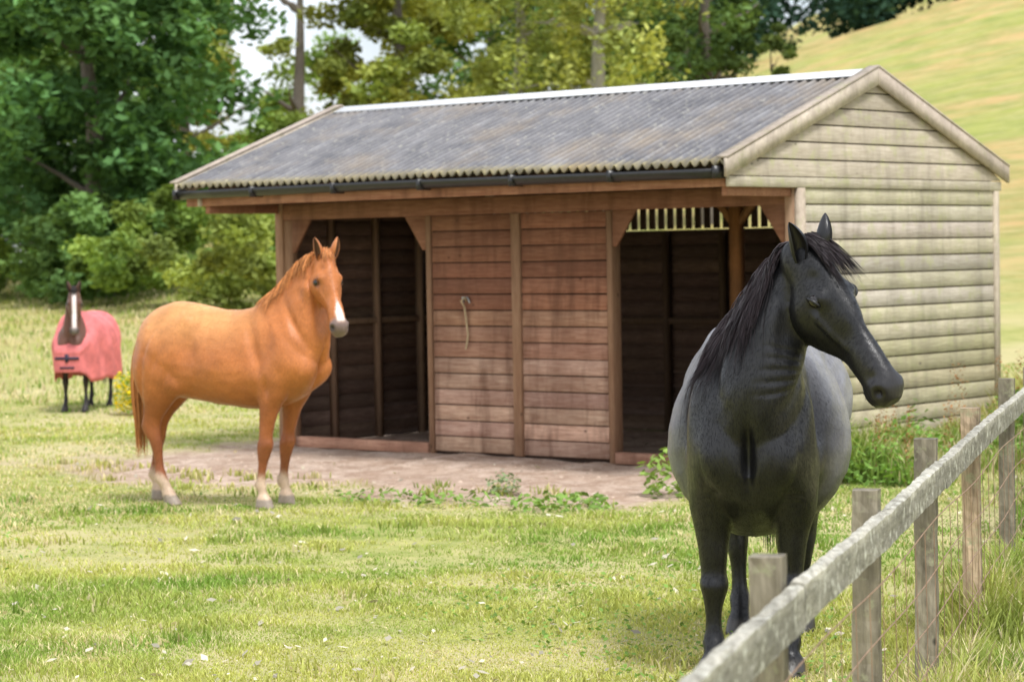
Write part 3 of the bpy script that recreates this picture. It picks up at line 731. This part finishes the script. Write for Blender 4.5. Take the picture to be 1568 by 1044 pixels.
    for sg in (1,-1):
        bm=bmesh.new(); bmesh.ops.create_uvsphere(bm,u_segments=20,v_segments=12,radius=.024*hs); mm=bpy.data.meshes.new('eye'); bm.to_mesh(mm); bm.free()
        for p in mm.polygons: p.use_smooth=True
        loc_,nn,_,_=bvh.find_nearest(Vector(hp(.20,-.03,sg*.12)))
        mm.materials.append(em); o=bpy.data.objects.new('eye',mm); o.location=loc_-nn*.008*hs; link(o,e)
        nn=np.array(nn); cc=np.array(loc_); hh_=unit(h-nn*np.dot(h,nn)); tt_=unit(np.cross(nn,hh_)); tt_=tt_*(1 if np.dot(tt_,t)>0 else -1)
        for up in (1,-1):
            pts=[];rd=[]
            for j in range(9):
                a=-1.35+2.7*j/8; pts.append(cc+hh_*.029*hs*math.sin(a)+tt_*up*.019*hs*math.cos(a)+nn*(.006*hs*math.cos(a))); rd.append((.0062 if up>0 else .0042)*hs*(math.cos(a*.85)+.05))
            vv,ff=tube(pts,rd,6); np_mesh('eyelid',[tuple(q) for q in vv],ff,np.tile(pal['lid'],(len(vv),1)),pal['coat'],e,True)
    for sg in (1,-1):
        base=hp(.005,.03,sg*.058); up=unit(-h*.62+t*.45+s*sg*.28+np.array([0,0,.5])); fw=unit(t*.25+h*.75+s*sg*.45); fw=unit(fw-up*np.dot(fw,up)); sd=np.cross(up,fw)
        V=[];C2=[];nu,nv=14,13
        for layer in (0,1):
            for i in range(nu):
                u=i/(nu-1); L_=ear*hs*u
                r=hs*(.037*(math.sin(math.pi*min(1,(u*.82+.16)))**.8)*(1-.15*u)+.002)*(1 if layer==0 else .80)
                if u>.97: r=hs*.003
                c=base-up*.03*hs+up*L_+fw*(.012*math.sin(u*2.6))*hs + sd*(-sg)*.012*math.sin(u*3)*hs
                for j in range(nv):
                    a=-2.25+4.5*j/(nv-1)
                    V.append(c-fw*r*math.cos(a)*.95+sd*r*math.sin(a)*(.9)); C2.append(pal['ear'] if layer==0 else pal['earin'])
        F=[]
        for layer in (0,1):
            b=layer*nu*nv
            for i in range(nu-1):
                for j in range(nv-1): F.append((b+i*nv+j,b+i*nv+j+1,b+(i+1)*nv+j+1,b+(i+1)*nv+j))
        b=nu*nv
        for i in range(nu-1):
            for j in (0,nv-1): F.append((i*nv+j,(i+1)*nv+j,b+(i+1)*nv+j,b+i*nv+j))
        np_mesh('ear',[tuple(q) for q in V],F,C2,pal['coat'],e,True)
    rr=random.Random(len(name))
    def strands(nm,paths,w0):
        V=[];F=[];C=[]
        for P,ww,cc in paths:
            n=len(P); b=len(V)
            for i in range(n):
                p=np.array(P[i]); tg=np.array(P[min(i+1,n-1)])-np.array(P[max(i-1,0)]); tg=tg/(np.linalg.norm(tg)+1e-9)
                a=np.cross(tg,np.array([rr.gauss(0,.3),1,.3])); a=a/np.linalg.norm(a); bb=np.cross(tg,a)
                w=w0*ww*(1-.85*(i/(n-1))**1.5)
                for k in range(3):
                    an=2.094*k; V.append(p+a*w*math.cos(an)+bb*w*.5*math.sin(an)); C.append(cc)
            for i in range(n-1):
                for k in range(3): F.append((b+i*3+k,b+i*3+(k+1)%3,b+(i+1)*3+(k+1)%3,b+(i+1)*3+k))
        np_mesh(nm,[tuple(q) for q in V],F,C,pal['hair'],e,True)
    def hang(p,v0,Lh,off,swx=(0,0,0),steps=13,grav=.38):
        P=[Vector(p)]; v=Vector(v0).normalized(); st=Lh/steps; sw=Vector(swx)
        for j in range(steps):
            v=(v*(1-grav)+Vector((0,0,-1))*grav+sw*.12).normalized()
            q=P[-1]+v*st
            lc,nn,_,_=bvh.find_nearest(q)
            dd=(q-lc).dot(nn)
            if dd<off: q=lc+nn*off
            P.append(q); v=(q-P[-2]).normalized()
        return P
    Tn=catmull([tuple(a[0])+tuple(a[1])+(a[2]*neckw,) for a in neck],12)
    if mane:
        paths=[]
        M=mane.get('n',420); ln=mane.get('len',.3); side=mane.get('side',-1)
        for i in range(M):
            u=rr.uniform(.10,1.0); fi=u*(len(Tn)-1); k=min(len(Tn)-2,int(fi)); fr=fi-k
            row=Tn[k]*(1-fr)+Tn[k+1]*fr; T=row[:3]; B=row[3:6]
            tg=unit(Tn[k+1][:3]-Tn[k][:3]); sd=unit(np.cross(T-B,tg))
            if np.dot(sd,[0,side,0])<0: sd=-sd
            clump=math.sin(u*37)+.6*math.sin(u*83+1)
            Lh=ln*rr.uniform(.5,1.1)*(1.12-.25*u)*(1+.18*clump)
            up=unit(T-B)
            p0=T+up*.004+tg*rr.gauss(0,.01)+sd*rr.uniform(-.018,.012)
            v0=sd*1.0+up*.35+tg*rr.gauss(0,.12)
            sw=tg*(-.10*clump+rr.gauss(0,.10)+mane.get('fwd',0))
            P=hang(p0,v0,Lh,rr.uniform(.004,.026),sw)
            k_=rr.uniform(.5,1.8)
            paths.append((P,rr.uniform(.6,1.4),tuple(x*k_ for x in pal['mane'])))
        fb=mane.get('fbias',0)
        for i in range(mane.get('fore',70)):
            a_=rr.uniform(-1,1); Lh=mane.get('flen',.24)*rr.uniform(.55,1.1)
            p0=hp(-.03+rr.uniform(-.02,.02),.06,a_*.03)
            P=hang(p0,t*.5+h*.5+s*(a_*.25+fb),Lh,rr.uniform(.004,.018),h*1.5+s*(a_*.5+fb*2.5)+t*.3,10,.18)
            k_=rr.uniform(.6,1.6); paths.append((P,rr.uniform(.6,1.2),tuple(x*k_ for x in pal['mane'])))
        strands('mane',paths,mane.get('w',.0055))
    if tail:
        paths=[]
        for i in range(170):
            a=rr.uniform(0,6.28); q0=math.sqrt(rr.random()); ox=math.cos(a)*q0; oy=math.sin(a)*q0; ln=rr.uniform(.65,1.0)
            P=[]
            for j in range(9):
                q=j/8*ln; fl=.02+.05*math.sin(min(1,q*1.3)*2.6)
                P.append((-.80-.085*math.sin(min(1,q*3)*1.57)+ox*fl,oy*fl*1.1,1.38-.05*q-1.0*q))
            k_=rr.uniform(.6,1.4); paths.append((P,rr.uniform(.7,1.6),tuple(x*k_ for x in pal['mane'])))
        strands('tail',paths,.009)
    return e,hp

def coatmat(name,rough,spec,sheen,bumpamt=.15,sheenrough=.35):
    m,nt,out=newmat(name); p=principled(nt,out,rough,spec)
    p.inputs['Sheen Weight'].default_value=sheen; p.inputs['Sheen Roughness'].default_value=sheenrough
    v=objco(nt); n=noise(nt,5,5,v,.6); f=noise(nt,150,3,objco(nt,(1,1,.22)),.65); f2=noise(nt,24,4,v,.6)
    c=mixc(nt,ramp(nt,n,[(.3,0.),(.7,1.)]),(.74,.72,.70),(1.18,1.18,1.18)); c=mixc(nt,1.0,attr(nt),c,'MULTIPLY')
    c=mixc(nt,1.0,c,mixc(nt,ramp(nt,f,[(.3,0.),(.7,1.)]),(.82,.82,.82),(1.18,1.18,1.18)),'MULTIPLY')
    nt.links.new(c,p.inputs['Base Color']); bump(nt,p,mixc(nt,.35,f,f2),bumpamt,.008)
    rgh=ramp(nt,f2,[(.3,rough-.08),(.7,rough+.08)]); nt.links.new(rgh,p.inputs['Roughness'])
    return m
def hairmat(name,rough,spec):
    m,nt,out=newmat(name); p=principled(nt,out,rough,spec); nt.links.new(attr(nt),p.inputs['Base Color']); return m
def sstep(a,b,x): q=np.clip((x-a)/(b-a),0,1); return q*q*(3-2*q)
def mixv(C,c2,k): return C*(1-k[:,None])+np.array(c2)*k[:,None]

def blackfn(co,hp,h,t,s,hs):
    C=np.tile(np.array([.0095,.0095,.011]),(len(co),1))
    C=mixv(C,(.24,.24,.27),sstep(.58,1.05,co[:,2])*sstep(.42,.14,co[:,0]+.06*np.sin(co[:,2]*7)))  # grey barrel and back: reflected sky sheen painted into the coat colour
    C=mixv(C,(.05,.045,.04),sstep(.09,.06,co[:,2]))
    d=np.linalg.norm(co-hp(.57,-.06),axis=1)/(.12*hs)
    C=mixv(C,(.028,.026,.028),np.exp(-d**2)*.8)
    return C
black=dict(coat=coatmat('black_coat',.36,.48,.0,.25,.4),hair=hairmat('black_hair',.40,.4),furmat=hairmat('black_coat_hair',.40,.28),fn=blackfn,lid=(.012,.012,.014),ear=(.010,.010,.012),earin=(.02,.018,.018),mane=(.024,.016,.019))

def headmask(co,hp,h,t,s,hs):
    d=(co-hp(0,0))@h/hs; o=(co-hp(0,0))@t/hs; sd=(co-hp(0,0))@s/hs
    return d,o,sd,(np.abs(sd)<.12)&(d>.03)&(d<.70)&(o>-.18)&(o<.1)&((d>.3)|(o>-.15))
def chestfn(co,hp,h,t,s,hs):
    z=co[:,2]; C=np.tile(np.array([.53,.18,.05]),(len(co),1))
    C=mixv(C,(.72,.35,.13),sstep(1.10,1.5,z)*sstep(.55,.0,co[:,0]))  # highlight along back and rump painted as paler orange
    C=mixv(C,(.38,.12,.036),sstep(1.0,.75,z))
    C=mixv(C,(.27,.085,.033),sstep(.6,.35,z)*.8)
    sock=sstep(.26,.17,z+ .03*np.sin(co[:,1]*40))
    C=mixv(C,(.68,.52,.38),sock*.9)
    C=mixv(C,(.34,.28,.23),sstep(.085,.065,z))
    d,o,sd,head=headmask(co,hp,h,t,s,hs)
    wz=.002+.024*sstep(.40,.50,d)
    bl=sstep(.010,-.004,np.abs(sd)-wz)*sstep(-.055,-.02,o)*head*sstep(.36,.42,d)*sstep(.59,.55,d)
    C=mixv(C,(.80,.74,.68),np.clip(bl,0,1))
    mz=sstep(.50,.56,d)*head*(1-bl)
    C=mixv(C,(.16,.13,.125),mz*.9)
    return C
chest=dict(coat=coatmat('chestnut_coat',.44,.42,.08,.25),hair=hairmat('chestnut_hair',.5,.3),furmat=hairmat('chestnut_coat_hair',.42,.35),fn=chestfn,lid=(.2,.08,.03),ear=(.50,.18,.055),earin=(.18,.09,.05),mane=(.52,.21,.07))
def ponyfn(co,hp,h,t,s,hs):
    z=co[:,2]; C=np.tile(np.array([.13,.055,.035]),(len(co),1))
    C=mixv(C,(.025,.02,.02),sstep(.75,.5,z))
    d,o,sd,head=headmask(co,hp,h,t,s,hs)
    bl=sstep(.012,-.004,np.abs(sd)-.024)*sstep(-.05,-.02,o)*head
    C=mixv(C,(.80,.70,.68),bl)
    C=mixv(C,(.14,.12,.12),sstep(.54,.58,d)*head*.9)
    return C
bay=dict(coat=coatmat('bay_coat',.5,.4,.1,.1),hair=hairmat('bay_hair',.5,.4),fn=ponyfn,lid=(.03,.02,.02),ear=(.09,.04,.025),earin=(.1,.07,.06),mane=(.02,.015,.014))

neckB=[((.28,0,1.53),(.74,0,.92),.195),((.41,.03,1.60),(.84,.06,1.10),.150),((.54,.10,1.71),(.84,.14,1.30),.118),((.63,.16,1.79),(.78,.19,1.46),.100),((.71,.21,1.82),(.71,.22,1.58),.090)]
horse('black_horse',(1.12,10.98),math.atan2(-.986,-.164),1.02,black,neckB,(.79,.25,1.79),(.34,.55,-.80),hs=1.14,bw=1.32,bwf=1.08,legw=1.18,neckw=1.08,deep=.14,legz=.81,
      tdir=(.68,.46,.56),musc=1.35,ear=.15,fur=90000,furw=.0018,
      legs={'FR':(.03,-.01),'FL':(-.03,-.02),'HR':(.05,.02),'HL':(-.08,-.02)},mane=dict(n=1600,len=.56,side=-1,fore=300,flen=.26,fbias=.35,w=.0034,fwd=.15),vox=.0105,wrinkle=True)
neckC=[((.30,0,1.55),(.72,0,.96),.195),((.45,0,1.64),(.84,0,1.15),.155),((.58,0,1.76),(.86,0,1.35),.125),((.70,-.01,1.85),(.83,-.01,1.51),.10),((.80,-.02,1.87),(.79,-.02,1.62),.086)]
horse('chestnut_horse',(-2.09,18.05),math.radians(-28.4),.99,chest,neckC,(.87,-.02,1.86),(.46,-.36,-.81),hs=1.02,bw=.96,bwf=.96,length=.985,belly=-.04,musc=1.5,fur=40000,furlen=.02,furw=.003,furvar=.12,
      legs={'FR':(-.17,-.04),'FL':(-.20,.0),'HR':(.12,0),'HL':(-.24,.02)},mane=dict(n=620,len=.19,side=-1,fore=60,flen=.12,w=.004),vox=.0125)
neckP=[((.32,0,1.56),(.70,0,.98),.185),((.44,.02,1.66),(.78,.02,1.17),.145),((.54,.04,1.78),(.76,.05,1.40),.115),((.62,.06,1.88),(.72,.08,1.58),.10),((.66,.08,1.94),(.68,.09,1.70),.092)]
eP,_=horse('bay_pony',(-5.17,29.3),math.atan2(-.98,-.17),.75,bay,neckP,(.72,.09,1.93),(.40,.13,-.9),hs=1.15,bw=1.25,bwf=1.1,mane=dict(n=160,len=.25,side=-1,fore=50,flen=.16,w=.008),vox=.018)
rug=[];xs=np.linspace(-.80,.80,26); bt=np.array([(x,t_,w) for x,t_,b_,w,eg in BODY])
for x in xs:
    tz=np.interp(x,bt[:,0],bt[:,1]); w=np.interp(x,bt[:,0],bt[:,2])*1.28
    if x>.36: tz=min(tz,1.54-1.25*(x-.36))
    w=max(w,.15)+.05; zc=min(1.10,tz-.06); row=[]
    hem=.50+.025*math.sin(x*9)+(.12*max(0,(x-.6)/.2))
    for a in np.linspace(0,1,18):
        if a<.5:
            th=a/.5*math.pi/2; row.append((w*math.sin(th)**.8,zc+(tz+.035-zc)*math.cos(th)))
        else:
            q=(a-.5)/.5; row.append((w*(1+.07*math.sin(q*3+x*14)-.05*q),zc+(hem-zc)*q))
    xo=(.06 if x>.79 else 0)
    rug.append([(x+xo,-y,z) for y,z in row[::-1]]+[(x+xo,y,z) for y,z in row[1:]])
rug=np.array(rug); nr_,nc_=rug.shape[:2]; i=np.arange(nr_*nc_).reshape(nr_,nc_)
F=np.stack([i[:-1,:-1],i[:-1,1:],i[1:,1:],i[1:,:-1]],-1).reshape(-1,4)
Vr=rug.reshape(-1,3).tolist(); F=F.tolist(); fr=i[-1]
for j in range(nc_//2): F.append([int(fr[j]),int(fr[j+1]),int(fr[nc_-2-j]),int(fr[nc_-1-j])])
rm=plain('red_rug_cloth',(.68,.19,.19),.8,.2,0,.25,6)
o=np_mesh('rug',Vr,F,None,rm,eP,True); s_=o.modifiers.new('s','SOLIDIFY'); s_.thickness=.012
m=MB()
m.box(.87,.882,-.20,.20,.84,.885); m.box(.87,.882,-.12,.12,.70,.73)
m.box(.884,.89,-.03,.03,.80,.93)
m.obj('rug_straps',plain('strap',(.03,.02,.05),.6),eP)
n=900; a=NP.uniform(0,6.28,n); r=np.sqrt(NP.uniform(0,1,n))*.26; x=-4.42+np.cos(a)*r; y=28.4+np.sin(a)*r
leaves('ragwort',np.stack([x,y,height(x,y)+NP.uniform(.05,.5,n)],-1),NP.uniform(.02,.04,n),np.where(NP.uniform(0,1,n)[:,None]>.45,np.array([.90,.72,.03]),np.array([.25,.36,.07])),GM)

# ------------------------------------------------------------------ light, world, camera
sd=Vector((.30,-.45,1.0)); el=math.atan2(sd.z,math.hypot(sd.x,sd.y)); 
ld=bpy.data.lights.new('sun','SUN'); ld.energy=3.2; ld.angle=math.radians(14); ld.color=(1,.985,.95)
lo=bpy.data.objects.new('sun',ld); lo.rotation_euler=sd.to_track_quat('Z','Y').to_euler(); link(lo)
w=bpy.data.worlds.new('World'); scene.world=w; w.use_nodes=True; nt=w.node_tree; nt.nodes.clear()
out=nt.nodes.new('ShaderNodeOutputWorld'); bg=nt.nodes.new('ShaderNodeBackground'); sk=nt.nodes.new('ShaderNodeTexSky')
sk.sky_type='NISHITA'; sk.sun_disc=False; sk.sun_elevation=el; sk.sun_rotation=math.atan2(sd.x,sd.y); sk.air_density=1.0; sk.dust_density=2.0
tc=nt.nodes.new('ShaderNodeTexCoord'); mp=nt.nodes.new('ShaderNodeMapping'); mp.inputs['Scale'].default_value=(1,1,2.5); nt.links.new(tc.outputs['Generated'],mp.inputs[0])
nz=noise(nt,2.2,4,mp.outputs[0],.6); fc=ramp(nt,nz,[(.36,.3),(.56,1.)])
c=mixc(nt,fc,sk.outputs[0],(9.0,9.2,9.7,1))
nt.links.new(c,bg.inputs['Color']); bg.inputs['Strength'].default_value=.15
nt.links.new(bg.outputs[0],out.inputs[0])

cam=bpy.data.cameras.new('camera'); cam.lens=85; cam.sensor_width=36; cam.clip_end=3000; cam.clip_start=.1
cam.dof.use_dof=True; cam.dof.focus_distance=10.3; cam.dof.aperture_fstop=4.5
co_=bpy.data.objects.new('camera',cam); co_.matrix_world=Matrix.Translation((0,0,1.85))@Matrix.Rotation(math.radians(90-2.088),4,'X')@Matrix.Rotation(math.radians(-1.0),4,'Z')
link(co_); scene.camera=co_
scene.view_settings.view_transform='Standard'; scene.view_settings.look='None'; scene.view_settings.exposure=0; scene.view_settings.gamma=1
print('done')
